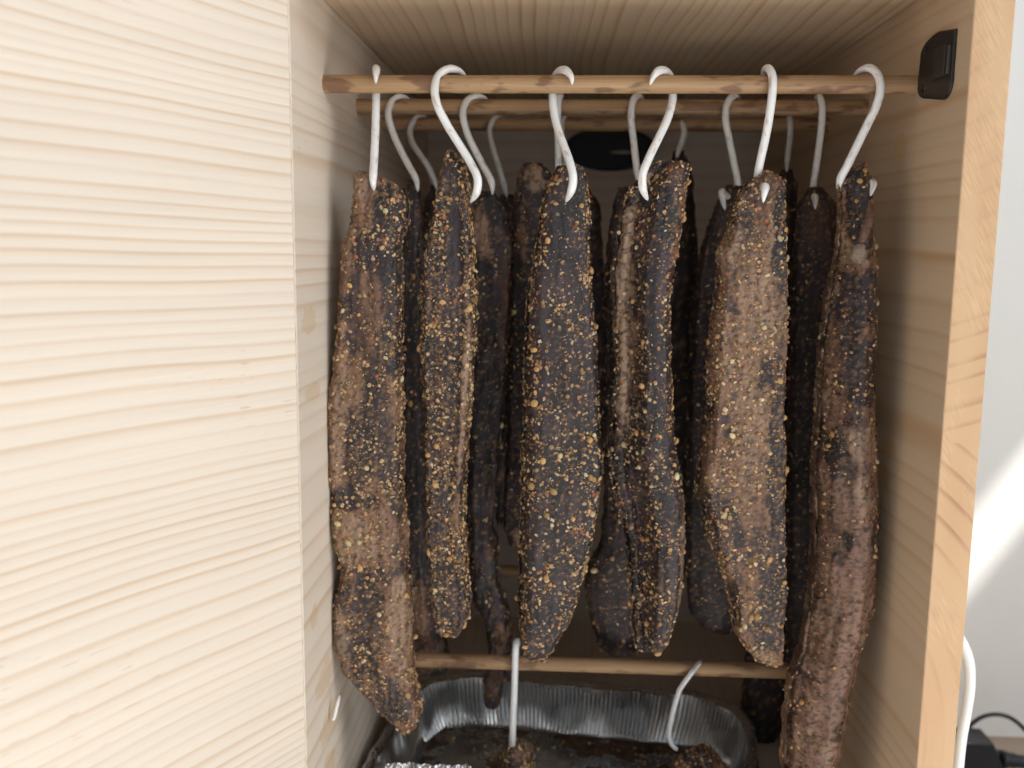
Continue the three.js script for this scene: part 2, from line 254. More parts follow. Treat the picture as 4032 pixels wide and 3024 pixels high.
const HOOKS = {h1:[[-1381,6312,-629],[-1380,6352,-624],[-1385,6392,-664],[-1396,6408,-724],[-1403,6377,-774],[-1409,6273,-784],[-1405,6066,-724],[-1396,5872,-624],[-1389,5761,-554],[-1392,5706,-594]],
  h2:[[-870,6367,-754],[-904,6399,-744],[-968,6409,-714],[-1024,6368,-684],[-1043,6291,-644],[-1027,6198,-624],[-973,6089,-634],[-899,5973,-624],[-826,5859,-594],[-785,5770,-554],[-791,5706,-564],[-835,5643,-634]],
  h3:[[-254,6305,-624],[-260,6350,-624],[-295,6393,-664],[-332,6397,-734],[-356,6365,-774],[-366,6262,-784],[-347,6125,-744],[-301,5984,-654],[-257,5859,-564],[-240,5772,-524],[-250,5710,-534],[-280,5648,-594]],
  h4:[[185,6305,-624],[202,6351,-624],[241,6393,-664],[288,6395,-734],[320,6360,-774],[333,6263,-784],[310,6158,-744],[245,6013,-664],[184,5889,-584],[151,5800,-534],[153,5733,-534],[190,5662,-604]],
  h5:[[838,6371,-774],[843,6404,-754],[856,6409,-694],[871,6362,-644],[873,6278,-624],[866,6141,-644],[853,6016,-664],[838,5914,-684],[832,5818,-724],[845,5768,-764],[849,5736,-674],[845,5740,-564],[831,5696,-514],[828,5650,-524]],
  h6:[[1355,6380,-764],[1387,6408,-744],[1426,6413,-704],[1459,6373,-664],[1472,6293,-634],[1456,6197,-634],[1415,6088,-654],[1366,5962,-674],[1326,5864,-684],[1305,5794,-724],[1338,5734,-764],[1432,5727,-724],[1468,5772,-644],[1447,5695,-614]],
  g1:[[-1343,6371,-1649],[-1386,6391,-1639],[-1435,6377,-1609],[-1469,6323,-1569],[-1474,6252,-1539],[-1442,6133,-1549],[-1393,6026,-1549],[-1335,5919,-1539],[-1284,5832,-1509],[-1275,5753,-1529]],
  g2:[[-807,6369,-1649],[-857,6392,-1639],[-917,6384,-1609],[-963,6330,-1569],[-972,6254,-1539],[-941,6135,-1549],[-885,6020,-1549],[-824,5910,-1539],[-775,5816,-1509],[-770,5733,-1539]],
  g3:[[-307,6377,-1679],[-319,6396,-1619],[-334,6372,-1559],[-339,6285,-1539],[-337,6138,-1559],[-331,5989,-1579],[-330,5910,-1589],[-335,5838,-1619]],
  g4:[[236,6366,-1679],[214,6395,-1649],[180,6390,-1599],[154,6343,-1559],[146,6242,-1539],[166,6110,-1559],[186,5975,-1569],[206,5854,-1579],[216,5811,-1619]],
  g5:[[885,6368,-1679],[857,6396,-1649],[818,6392,-1599],[777,6338,-1559],[765,6244,-1539],[800,6113,-1569],[842,5966,-1599],[884,5801,-1639],[873,5741,-1669],[805,5736,-1579],[753,5761,-1489],[775,5643,-1469]],
  g6:[[1375,6375,-1679],[1376,6396,-1639],[1384,6385,-1589],[1392,6320,-1549],[1395,6217,-1549],[1395,6087,-1579],[1390,5939,-1609],[1389,5796,-1659],[1391,5753,-1659],[1374,5729,-1529],[1368,5654,-1489]],
  t1:[[-1352,6367,-2573],[-1405,6384,-2543],[-1452,6336,-2493],[-1476,6253,-2463],[-1455,6173,-2463],[-1396,6084,-2473],[-1328,5980,-2473],[-1278,5861,-2473],[-1268,5814,-2503]],
  t2:[[-751,6362,-2573],[-796,6379,-2543],[-842,6338,-2493],[-861,6262,-2463],[-846,6176,-2463],[-796,6012,-2483],[-760,5893,-2483],[-728,5768,-2503]],
  t3:[[-255,6352,-2593],[-284,6374,-2553],[-312,6338,-2483],[-313,6240,-2463],[-286,6070,-2483],[-254,5863,-2503]],
  t4:[[546,6356,-2583],[579,6354,-2533],[606,6307,-2483],[612,6250,-2463],[596,6177,-2483],[572,6102,-2493],[571,6061,-2533]],
  t5:[[1403,6371,-2593],[1402,6383,-2533],[1400,6314,-2463],[1404,6213,-2473],[1398,6095,-2483],[1399,5970,-2503]],
  l1:[[-560,2579,-1410],[-562,2634,-1370],[-566,2666,-1320],[-570,2650,-1270],[-573,2509,-1260],[-576,2339,-1260],[-581,2172,-1250],[-585,1998,-1240],[-593,1856,-1290],[-599,1870,-1220],[-597,1818,-1190]],
  tie:[[723,2533,-1390],[695,2548,-1310],[651,2519,-1260],[593,2435,-1250],[563,2383,-1250],[537,2292,-1240],[515,2190,-1240],[502,2097,-1240],[501,2032,-1240],[523,1976,-1250],[568,1925,-1270]]
};
function hook(key, label, o = {}) {
  const pts = HOOKS[key].map((p) => p.map((v) => v / 10000)), base = pts[0];
  const m = mesh(o.name || 'meat_hook', wire(pts.map((p) => p.map((v, i) => v - base[i])), o.r || 0.0024, { k: key.charCodeAt(0) + key.charCodeAt(1) * 1.7, ...o }), hookMat);
  m.position.set(...base);
  return tag(m, label, o.category || 'hook', o.group || 'white hooks holding the meat strips');
}
hook('h1', 'white hook seen edge-on at the left end of the front dowel');
hook('h2', 'white S-hook second from left on the front dowel, bending right over the meat edge');
hook('h3', 'white hook in the middle of the front dowel, its point over the central dark strip');
hook('h4', 'white hook on the front dowel slanting down left into the two-lobed meat strip');
hook('h5', 'white hook on the front dowel whose lower point pokes out of the broad brown strip');
hook('h6', 'large-looped white hook at the right end of the front dowel, slanting down left');
hook('g1', 'leftmost white hook on the second dowel, just right of the edge-on hook', { r: 0.00235 });
hook('g2', 'white hook on the second dowel with a brown stain under its loop', { r: 0.00235 });
hook('g3', 'white hook on the second dowel half hidden behind the middle front hook', { r: 0.0023 });
hook('g4', 'white hook on the second dowel crossing behind the hook of the two-lobed strip', { r: 0.00235, dirt: 1 });
hook('g5', 'white hook on the second dowel left of the broad brown strip, its point showing below', { r: 0.00235 });
hook('g6', 'greyish shaded hook on the second dowel between the two rightmost front hooks', { r: 0.0023 });
hook('t1', 'leftmost dim hook on the rearmost upper dowel', { r: 0.0023 });
hook('t2', 'dim hook on the rearmost upper dowel right of the second front hook', { r: 0.0022 });
hook('t3', 'dim rear hook whose top shows just right of the middle front hook', { r: 0.0022 });
hook('t4', 'dim rear hook curving down behind the top of the two-lobed strip', { r: 0.0022 });
hook('t5', 'dim straight rear hook right of the broad brown strip\'s hook', { r: 0.0022 });
hook('l1', 'straight white hook hanging from the lower dowel into a small meat stump', { r: 0.0024, dirt: 0.25 });
hook('tie', 'crooked white grooved tie hanging over the lower dowel', { name: 'bent_tie', kink: 0.05, r: 0.00165, groove: 0.35, flat: 1.25, dirt: 0.35, tip0: 0, tip1: 1.2, category: 'tie', group: undefined });

// ---------------------------------------------------------------- dried meat strips
const grainBump = texture(512, 512, (s, t) => { const v = 0.5 + 0.28 * noise(s * 40, t * 40, 1) + 0.3 * noise(s * 90, t * 90, 4) + 0.22 * noise(s * 16, t * 16, 9); return [v, v, v]; }, false);
grainBump.repeat.set(28, 28);
const meatMat = new THREE.MeshPhysicalMaterial({ vertexColors: true, roughness: 0.5, specularIntensity: 0.9, clearcoat: 0.10, clearcoatRoughness: 0.36, bumpMap: grainBump, bumpScale: 0.0007 });
const spiceMat = new THREE.MeshPhysicalMaterial({ color: 0xffffff, roughness: 0.62 });
function chip(k, sx, sy, sz, detail = 0) { reseed(900 + k); const g = new THREE.IcosahedronGeometry(1, detail); const P = g.attributes.position, done = {}; for (let i = 0; i < P.count; i++) { const key = [P.getX(i), P.getY(i), P.getZ(i)].map((v) => v.toFixed(3)).join(); done[key] = done[key] || rr(0.6, 1.2); const s = done[key]; P.setXYZ(i, P.getX(i) * sx * s, P.getY(i) * sy * s, P.getZ(i) * sz * s); } g.computeVertexNormals(); return g; }
const CHIPS = [chip(1, 1.25, 0.75, 0.34), chip(2, 1.15, 0.95, 0.5, 1), chip(3, 0.95, 0.8, 0.5, 1)];
const SEED = (() => { const g = new THREE.SphereGeometry(1, 14, 10), P = g.attributes.position; for (let i = 0; i < P.count; i++) { const a = Math.atan2(P.getY(i), P.getX(i)), s = 1 + 0.05 * Math.cos(a * 9); P.setXYZ(i, P.getX(i) * s, P.getY(i) * 0.84 * s, P.getZ(i) * 0.72); } g.computeVertexNormals(); return g; })();
const DARK = [0.020, 0.0175, 0.021], PURPLE = [0.055, 0.036, 0.042], BROWN = [0.20, 0.107, 0.07], FAT = [0.36, 0.24, 0.16], DUST = [0.25, 0.14, 0.058], REDDISH = [0.12, 0.055, 0.038];
const SPICE = [[0.56, 0.345, 0.165], [0.54, 0.365, 0.19], [0.34, 0.18, 0.07], [0.47, 0.27, 0.12], [0.58, 0.45, 0.27], [0.34, 0.13, 0.05], [0.16, 0.10, 0.05]];

function stripGeometry(o) {
  const rows = o.rows || 180, cols = o.cols || 64, half = cols / 2;
  const T = o.outline, y0 = T[0][0] / 1e4, y1 = T[T.length - 1][0] / 1e4, H = y0 - y1;
  const at = (y, k) => { const q = y * 1e4; let i = 0; while (i < T.length - 2 && T[i + 1][0] > q) i++; const f = clamp((T[i][0] - q) / (T[i][0] - T[i + 1][0])); return mix(T[i][k], T[i + 1][k], f) / 1e4; };
  const front = o.front || [[-1, -0.1], [-0.86, 0.55], [-0.4, 0.95], [0.3, 1], [0.85, 0.6], [1, -0.1]];
  const zf = (u) => { let i = 0; while (i < front.length - 2 && front[i + 1][0] < u) i++; const f = clamp((u - front[i][0]) / (front[i + 1][0] - front[i][0])); return mix(front[i][1], front[i + 1][1], f * f * (3 - 2 * f) * 0.25 + f * 0.75); };
  const cx = (at(y0 - H * 0.5, 1) + at(y0 - H * 0.5, 2)) / 2, pos = [], uvw = [], idx = [], k = o.k;
  for (let j = 0; j <= rows; j++) {
    const v = j / rows, vv = v * v * (3 - 2 * v) * 0.25 + v * 0.75, y = y0 - H * vv, xl = at(y, 1), xr = at(y, 2);
    const nl = 0.0011 * noise(y * 120, k, 1) + 0.0006 * noise(y * 420, k, 2), nr = 0.0011 * noise(y * 120, k, 5) + 0.0006 * noise(y * 420, k, 6), ew = smooth(0.001, 0.006, (xr - xl) / 2);
    const c = (xl + xr + (nl + nr) * ew) / 2, w = Math.max((xr - xl + (nr - nl) * ew) / 2, 0.0006);
    const d = Math.min(o.depth * (0.62 + 0.38 * smooth(0, 0.2, vv)), w * 1.25) * Math.pow(clamp(1 - Math.abs(2 * vv - 1) ** 14), 0.5) + 0.0004;
    for (let i = 0; i < cols; i++) {
      const fr = i < half, t = fr ? i / half : (i - half) / half, u = fr ? -Math.cos(Math.PI * t) : Math.cos(Math.PI * t);
      const z = fr ? zf(u) * d : -d * (0.1 + 0.9 * Math.pow(clamp(1 - u ** 4), 0.5)) + 0.1 * d;
      pos.push(c + w * u, y, z); uvw.push(u, vv, fr ? 1 : 0);
    }
  }
  for (let j = 0; j < rows; j++) for (let i = 0; i < cols; i++) { const a = j * cols + i, b = j * cols + (i + 1) % cols; idx.push(a, a + cols, b, b, a + cols, b + cols); }
  const N0 = pos.length / 3;
  for (const [j, dy] of [[0, 0.0004], [rows, -0.0004]]) { let x = 0, y = 0, z = 0; for (let i = 0; i < cols; i++) { const q = (j * cols + i) * 3; x += pos[q]; y += pos[q + 1]; z += pos[q + 2]; } pos.push(x / cols, y / cols + dy, z / cols); uvw.push(0, j ? 1 : 0, 1); }
  for (let i = 0; i < cols; i++) { idx.push(N0, i, (i + 1) % cols); const b = rows * cols; idx.push(N0 + 1, b + (i + 1) % cols, b + i); }
  const g = new THREE.BufferGeometry();
  g.setAttribute('position', new THREE.Float32BufferAttribute(pos, 3)); g.setIndex(idx); g.computeVertexNormals();
  const P = g.attributes.position, Nn = g.attributes.normal, col = new Float32Array(P.count * 3), uv = new Float32Array(P.count * 2), crumb = new Float32Array(P.count);
  for (let i = 0; i < P.count; i++) {
    const x = P.getX(i), y = P.getY(i), z = P.getZ(i), u = uvw[3 * i], v = uvw[3 * i + 1];
    // lumps, dried wrinkles along the fibre, frayed edges
    const lump = 0.0018 * noise(x * 60 + k, y * 38, z * 60) + 0.0011 * noise(x * 150, y * 95 + k, z * 150);
    const wr = noise(x * 330 + 0.8 * noise(y * 40, x * 60, k), y * 26, k + z * 200), fold = 0.0008 * wr;
    const rough = 0.00055 * noise(x * 520, y * 520, z * 520 + k) + 0.0004 * noise(x * 1100, y * 1100, z * 1100);
    let push = (lump * (o.lump ?? 0.5) + fold + rough * (o.rough ?? 1));
    let pale = o.pale + 0.9 * fbm(x * 55 + k, y * 24, z * 40 + k) + 0.25 * noise(x * 170, y * 120, k), dust = o.dust, tone = null, cr = 1;
    for (const f of o.marks || []) {                                // [u, v, ru, rv, what, strength, relief mm]
      const e = 1 - Math.hypot((u - f[0]) / f[2], (v - f[1]) / f[3]) + 0.5 * noise(x * 130 + k, y * 80, 6) + 0.25 * noise(x * 400, y * 300, 3), m = smooth(0, 0.35, e) * f[5];
      if (uvw[3 * i + 2] === 0) continue;
      const TONES = { pink: [0.31, 0.18, 0.13], fat: FAT, red: REDDISH };
      if (TONES[f[4]]) { if (!tone || m > tone.m) { tone = [...TONES[f[4]]]; tone.m = m; } if (f[4] !== 'red') cr *= 1 - 0.7 * clamp(m); }
      else if (f[4] === 'pale') pale += 1.5 * m; else if (f[4] === 'dark') pale -= 1.6 * m; else if (f[4] === 'bare') { cr *= 1 - 0.7 * m; dust -= 0.5 * m; }
      if (f[6]) push += f[6] * 0.001 * smooth(-0.1, 0.7, e);
    }
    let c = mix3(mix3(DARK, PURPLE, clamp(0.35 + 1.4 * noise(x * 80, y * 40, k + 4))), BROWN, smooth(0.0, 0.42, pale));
    c = mix3(c, FAT, 0.55 * smooth(0.5, 1.1, pale + 0.5 * noise(x * 300, y * 200, k)));
    if (tone) c = mix3(c, tone, clamp(tone.m * 0.9));
    const speck = fbm(x * 420, y * 420, z * 420 + k, 2);
    c = mix3(c, DUST, 0.75 * smooth(0.08, 0.4, speck + dust) * cr);
    c = mix3(c, [0.03, 0.02, 0.017], 0.75 * smooth(0.06, 0.38, noise(x * 430 + 40, y * 380, z * 430 + k) + 0.4 * noise(x * 1000, y * 900, k) - 0.04));
    const fib = 1 + 0.45 * wr + 0.35 * noise(x * 900, y * 500, z * 900);
    for (let q = 0; q < 3; q++) col[3 * i + q] = clamp(c[q] * fib, 0.004, 0.9);
    crumb[i] = cr;
    P.setXYZ(i, x + Nn.getX(i) * push, y + Nn.getY(i) * push * 0.6, z + Nn.getZ(i) * push);
    uv[2 * i] = x + 0.5 * z; uv[2 * i + 1] = y;
  }
  g.setAttribute('color', new THREE.BufferAttribute(col, 3)); g.setAttribute('uv', new THREE.BufferAttribute(uv, 2));
  g.translate(-cx, -y1, 0); g.computeVertexNormals();
  return { g, origin: [cx, y1, o.z / 1000], crumb };
}
function scatter(g, weight, count, k, parent, o) {                  // spice: crushed chips and whole seeds pressed into the surface
  reseed(k * 131 + 5);
  const P = g.attributes.position, N = g.attributes.normal, I = g.index.array, nt = I.length / 3, acc = new Float32Array(nt);
  const a = new THREE.Vector3(), b = new THREE.Vector3(), c = new THREE.Vector3(); let sum = 0;
  for (let t = 0; t < nt; t++) {
    a.fromBufferAttribute(P, I[3 * t]); b.fromBufferAttribute(P, I[3 * t + 1]); c.fromBufferAttribute(P, I[3 * t + 2]);
    const dens = clamp(0.62 + 0.95 * fbm(a.x * 90 + k, a.y * 60, a.z * 90, 3), 0.03, 1.6) * weight[I[3 * t]];
    sum += b.sub(a).cross(c.sub(a)).length() * dens; acc[t] = sum;
  }
  const pick = () => { const r = rnd() * sum; let lo = 0, hi = nt - 1; while (lo < hi) { const m = (lo + hi) >> 1; if (acc[m] < r) lo = m + 1; else hi = m; } return lo; };
  const M = new THREE.Matrix4(), q = new THREE.Quaternion(), q2 = new THREE.Quaternion(), Z = new THREE.Vector3(0, 0, 1), n = new THREE.Vector3(), s = new THREE.Vector3(), p = new THREE.Vector3(), C = new THREE.Color();
  const put = (name, geo, num, size, sink, colour) => {
    if (num < 1) return;
    const im = new THREE.InstancedMesh(geo, spiceMat, num); im.name = name; im.castShadow = im.receiveShadow = true; im.userData.kind = 'stuff';
    for (let i = 0; i < num; i++) {
      const t = pick(), r1 = Math.sqrt(rnd()), r2 = rnd(), w = [1 - r1, r1 * (1 - r2), r1 * r2]; p.set(0, 0, 0); n.set(0, 0, 0);
      for (let v = 0; v < 3; v++) { a.fromBufferAttribute(P, I[3 * t + v]); p.addScaledVector(a, w[v]); a.fromBufferAttribute(N, I[3 * t + v]); n.addScaledVector(a, w[v]); }
      n.normalize(); q.setFromUnitVectors(Z, n); q2.setFromAxisAngle(Z, rnd() * 6.283); q.multiply(q2); q2.setFromEuler(new THREE.Euler(rr(-0.5, 0.5), rr(-0.5, 0.5), 0)); q.multiply(q2);
      const z = size(); s.set(z * rr(0.8, 1.2), z * rr(0.8, 1.2), z * rr(0.8, 1.2)); p.addScaledVector(n, z * sink);
      M.compose(p, q, s); im.setMatrixAt(i, M); const cc = colour(); C.setRGB(...cc); im.setColorAt(i, C);
    }
    parent.add(im);
  };
  const shade = (cc) => { const f = rr(0.6, 1.2); return cc.map((v, i) => clamp(v * f * (1 + (i - 1) * rr(-0.08, 0.08)))); };
  const col = () => shade(SPICE[Math.min(6, Math.floor(Math.pow(rnd(), 1.25) * 7))]);
  CHIPS.forEach((geo, i) => put('spice_crumb', geo, Math.round(count / 3), () => 0.00036 + 0.0011 * Math.pow(rnd(), 2.6), 0.18, col));
  put('coriander_seed', SEED, Math.round(o.seeds ?? count * 0.012), () => rr(0.0012, 0.0023), 0.35, () => shade(rnd() < 0.25 ? [0.60, 0.47, 0.26] : rnd() < 0.5 ? [0.52, 0.31, 0.12] : [0.47, 0.27, 0.10]));
}
const OUTLINES = {s1:[-70.4,[[5822,-1514,-1407],[5744,-1537,-1280],[5679,-1541,-1211],[5533,-1552,-1204],[5393,-1604,-1259],[5198,-1621,-1249],[5008,-1636,-1247],[4758,-1665,-1251],[4504,-1704,-1246],[4072,-1732,-1245],[3884,-1713,-1251],[3662,-1720,-1228],[3540,-1690,-1228],[3420,-1651,-1220],[3278,-1656,-1204],[3185,-1711,-1197],[3077,-1716,-1195],[2893,-1704,-1192],[2711,-1648,-1188],[2611,-1550,-1178],[2449,-1412,-1142],[2348,-1323,-1173],[2290,-1273,-1232]]],
  s2:[-70.4,[[5944,-978,-946],[5867,-1003,-882],[5760,-1030,-850],[5602,-1055,-840],[5463,-1094,-828],[5313,-1125,-811],[5098,-1143,-800],[4934,-1141,-803],[4766,-1150,-814],[4531,-1134,-828],[4386,-1115,-838],[4172,-1113,-855],[3983,-1111,-865],[3778,-1100,-867],[3605,-1106,-866],[3411,-1081,-855],[3185,-1079,-836],[3069,-1067,-849],[2990,-1050,-901],[2949,-1003,-924]]],
  s3:[-70.4,[[5863,-326,-192],[5804,-361,-166],[5687,-416,-144],[5526,-435,-134],[5325,-457,-136],[5183,-489,-123],[5045,-504,-104],[4859,-510,-83],[4609,-515,-69],[4354,-512,-57],[4098,-524,-28],[3779,-523,-56],[3557,-532,-89],[3426,-528,-119],[3240,-535,-159],[3074,-518,-213],[2906,-517,-311],[2845,-504,-351],[2800,-440,-358]]],
  s4:[-70.4,[[5887,243,437],[5775,128,431],[5711,81,425],[5570,42,406],[5408,22,382],[5216,7,361],[4969,30,352],[4658,46,368],[4407,30,385],[4195,18,411],[4008,26,454],[3794,82,479],[3601,132,483],[3394,155,475],[3215,168,468],[3034,182,429],[2913,208,382],[2890,240,341]]],
  s5:[-70.4,[[5835,862,910],[5771,774,984],[5718,726,984],[5639,679,989],[5492,666,994],[5371,618,997],[5160,618,1019],[4977,595,1027],[4728,586,1034],[4459,585,1039],[4221,583,1058],[4019,538,1061],[3875,557,1072],[3760,612,1085],[3658,610,1088],[3512,684,1091],[3366,746,1098],[3197,787,1101],[3045,813,1100],[2959,868,1099],[2861,952,1099],[2824,1037,1091]]],
  s6:[-70.4,[[5885,1398,1427],[5827,1326,1468],[5761,1295,1482],[5604,1318,1488],[5445,1319,1504],[5203,1293,1541],[4876,1258,1551],[4432,1263,1579],[4092,1255,1610],[3744,1279,1648],[3274,1282,1648],[2932,1253,1584],[2701,1180,1549],[2420,1168,1517],[2146,1170,1481],[1954,1194,1430],[1782,1261,1348]]],
  m1:[-161.9,[[5839,-1355,-1303],[5770,-1400,-1278],[5582,-1420,-1250],[5170,-1430,-1215],[4189,-1431,-1206],[3167,-1419,-1180],[2674,-1409,-1134],[2389,-1369,-1061],[2265,-1322,-1104]]],
  m2:[-161.9,[[5767,-852,-769],[5648,-941,-692],[5302,-962,-628],[4528,-957,-659],[3592,-948,-735],[3040,-933,-719],[2831,-889,-646],[2692,-810,-628],[2479,-795,-626],[2228,-815,-676],[2119,-821,-693],[2011,-793,-729]]],
  m3:[-161.9,[[5954,-569,-436],[5837,-625,-350],[5588,-635,-310],[5178,-644,-289],[4598,-652,-265],[4204,-664,-257],[3700,-683,-259],[3427,-691,-298],[3256,-639,-427]]],
  m4:[-161.9,[[5795,76,229],[5656,33,270],[5312,3,293],[4867,-6,310],[4380,-1,328],[3884,24,349],[3547,35,361],[3308,14,369],[3116,-78,369],[2959,-88,369],[2708,-43,355],[2520,22,327],[2444,104,243]]],
  m5:[-161.9,[[5815,806,914],[5661,719,982],[5381,643,1008],[5034,605,1034],[4553,591,1060],[4062,599,1075],[3561,607,1076],[3152,621,1060],[2834,655,1024],[2704,736,984],[2644,821,958]]],
  m6:[-161.9,[[5803,1345,1439],[5680,1281,1560],[5387,1265,1605],[4884,1272,1646],[4240,1295,1684],[3578,1328,1710],[2896,1353,1723],[2373,1379,1708],[1983,1438,1694],[1806,1524,1630]]],
  b1:[-253.3,[[5858,-1326,-1235],[5716,-1381,-1072],[4773,-1422,-1027],[3643,-1427,-1087],[2784,-1393,-1126],[2467,-1297,-1233]]],
  b2:[-253.3,[[5791,-784,-683],[5648,-837,-620],[4781,-857,-593],[3846,-859,-575],[3309,-818,-600],[3077,-725,-663]]],
  b3:[-253.3,[[5882,-265,-132],[5723,-323,-8],[4788,-336,86],[3857,-329,91],[3321,-298,-52],[3091,-178,-116]]],
  b4:[-253.3,[[6130,544,625],[5974,497,695],[5161,469,781],[4061,500,822],[2993,556,800],[2642,643,722]]],
  b5:[-253.3,[[5996,1373,1450],[5874,1316,1491],[5170,1315,1541],[4076,1323,1605],[2740,1319,1652],[1943,1257,1640],[1495,1254,1619],[1251,1333,1505]]],
  l1:[-130.0,[[1929,-623,-504],[1848,-649,-453],[1742,-658,-440],[1584,-634,-475]]],
  l2:[-134.0,[[1921,668,786],[1842,599,872],[1742,564,917],[1609,594,861]]]};
function strip(key, label, o) {
  const [z, outline] = OUTLINES[key];
  const { g, origin, crumb } = stripGeometry({ ...o, outline, z });
  const t = thing('biltong_strip', label, 'meat strip', origin, 'spiced dried meat strips hanging on hooks');
  const m = mesh('meat', g, meatMat, t);
  scatter(g, crumb, o.crumbs, o.k, m, o);
  return t;
}
const near = { rows: 400, cols: 112, depth: 0.0115 };
strip('s1', 'brown meat strip at the far left of the front row, ending in a slanted tip', { ...near, k: 1, pale: 0.30, dust: 0.02, crumbs: 6000, seeds: 60, marks: [
  [-0.7, 0.02, 0.5, 0.03, 'fat', 0.8, 0.5], [0.3, 0.07, 0.6, 0.05, 'dark', 1, 0], [0.2, 0.13, 0.8, 0.05, 'dark', 0.9, 0], [0.15, 0.22, 0.6, 0.08, 'red', 0.45, 0.6], [0.15, 0.20, 0.8, 0.10, 'bare', 0.55, 0], [0.8, 0.2, 0.4, 0.16, 'dark', 0.8, 0], [-0.75, 0.42, 0.38, 0.16, 'pale', 0.8, 0.8], [0.2, 0.43, 0.7, 0.08, 'dark', 0.35, 0], [-0.4, 0.555, 0.8, 0.025, 'dark', 0.8, -2.0], [-0.4, 0.63, 0.6, 0.06, 'pale', 0.9, 0.9], [-0.15, 0.735, 0.45, 0.065, 'dark', 1.3, -1.8], [-0.35, 0.83, 0.35, 0.045, 'dark', 1.0, -0.6], [-0.75, 0.82, 0.25, 0.07, 'fat', 0.75, 1.2], [0.7, 0.78, 0.35, 0.1, 'pale', 0.6, 0.8], [0.2, 0.92, 0.6, 0.05, 'dark', 0.4, 0] ],
  front: [[-1, -0.4], [-0.93, 0.45], [-0.76, 0.84], [-0.2, 0.92], [0.55, 1], [0.86, 0.86], [0.95, 0.4], [1, -0.3]] });
strip('s2', 'narrow dark strip second from left in front, with a smooth blue-black streak near its top', { ...near, k: 2, depth: 0.011, pale: -0.38, dust: 0.06, crumbs: 6500, seeds: 40, marks: [
  [0.3, 0.17, 0.32, 0.12, 'bare', 1.4, -0.9], [0.3, 0.17, 0.36, 0.13, 'dark', 1.4, 0], [0.78, 0.5, 0.14, 0.22, 'pale', 0.9, 0.8], [0.78, 0.5, 0.14, 0.22, 'bare', 0.6, 0], [0.55, 0.78, 0.25, 0.06, 'red', 0.5, 0.6], [0.6, 0.75, 0.25, 0.1, 'pale', 0.5, 0] ],
  front: [[-1, -0.6], [-0.93, 0.1], [-0.78, 0.72], [-0.1, 0.86], [0.5, 0.92], [0.68, 1.06], [0.86, 1.02], [0.95, 0.2], [1, -0.5]] });
strip('s3', 'smooth blue-black central strip, flat-faced and evenly dotted with golden seeds', { ...near, k: 3, depth: 0.0120, pale: -0.85, dust: -0.14, crumbs: 5600, seeds: 75, lump: 0.3, rough: 0.55, marks: [
  [-0.98, 0.2, 0.22, 0.24, 'pale', 0.7, 0], [-0.2, 0.12, 0.5, 0.09, 'bare', 0.6, 0], [0.97, 0.5, 0.07, 0.25, 'bare', 1, 0], [-0.5, 0.28, 0.12, 0.2, 'bare', 0.8, 0] ],
  front: [[-1, -0.7], [-0.94, -0.1], [-0.74, 0.72], [-0.55, 0.93], [0.1, 1], [0.7, 0.97], [0.9, 0.75], [1, -0.2]] });
strip('s4', 'dark front strip with a folded brown flank on its left and a tan right edge', { ...near, k: 4, depth: 0.0165, pale: -0.65, dust: -0.10, crumbs: 4300, seeds: 70, lump: 0.5, marks: [
  [-0.75, 0.29, 0.42, 0.27, 'fat', 0.85, 1.0], [-0.7, 0.3, 0.5, 0.33, 'pale', 0.8, 0], [0.88, 0.12, 0.24, 0.12, 'pale', 0.9, 0.4], [0.3, 0.02, 0.8, 0.03, 'red', 0.7, 0.6], [0.92, 0.78, 0.14, 0.16, 'fat', 0.6, 0.6], [0.1, 0.85, 0.1, 0.06, 'red', 0.7, 0.7], [-0.25, 0.74, 0.08, 0.06, 'red', 0.4, 0.5], [0.35, 0.35, 0.2, 0.3, 'bare', 0.5, 0] ],
  front: [[-1, -0.9], [-0.9, -0.25], [-0.68, -0.05], [-0.42, -0.30], [-0.22, 0.10], [0.02, 0.86], [0.35, 1], [0.72, 0.9], [0.9, 0.5], [1, -0.2]] });
strip('s5', 'broad brown strip in front, matted with fibres, a hook point poking out near its top', { ...near, k: 5, depth: 0.014, pale: 0.30, dust: 0.02, crumbs: 6200, seeds: 45, marks: [
  [-0.2, 0.02, 0.7, 0.03, 'red', 0.6, 1.0], [-0.75, 0.14, 0.3, 0.05, 'fat', 0.6, 0.5], [0.8, 0.12, 0.35, 0.14, 'dark', 1, 0], [0, 0.3, 0.8, 0.12, 'pale', 0.5, 0.4], [0.78, 0.58, 0.3, 0.25, 'dark', 0.9, 0], [0.1, 0.5, 0.6, 0.1, 'pale', 0.35, 0], [0.45, 0.82, 0.5, 0.14, 'dark', 1.4, -0.4], [-0.55, 0.75, 0.35, 0.09, 'red', 0.5, 0.9], [0, 0.97, 0.8, 0.03, 'pale', 0.9, 0], [0.65, 0.93, 0.2, 0.03, 'dark', 1.2, 0] ],
  front: [[-1, -0.4], [-0.93, 0.4], [-0.76, 0.85], [0.0, 0.97], [0.5, 1], [0.9, 0.93], [0.97, 0.3], [1, -0.4]] });
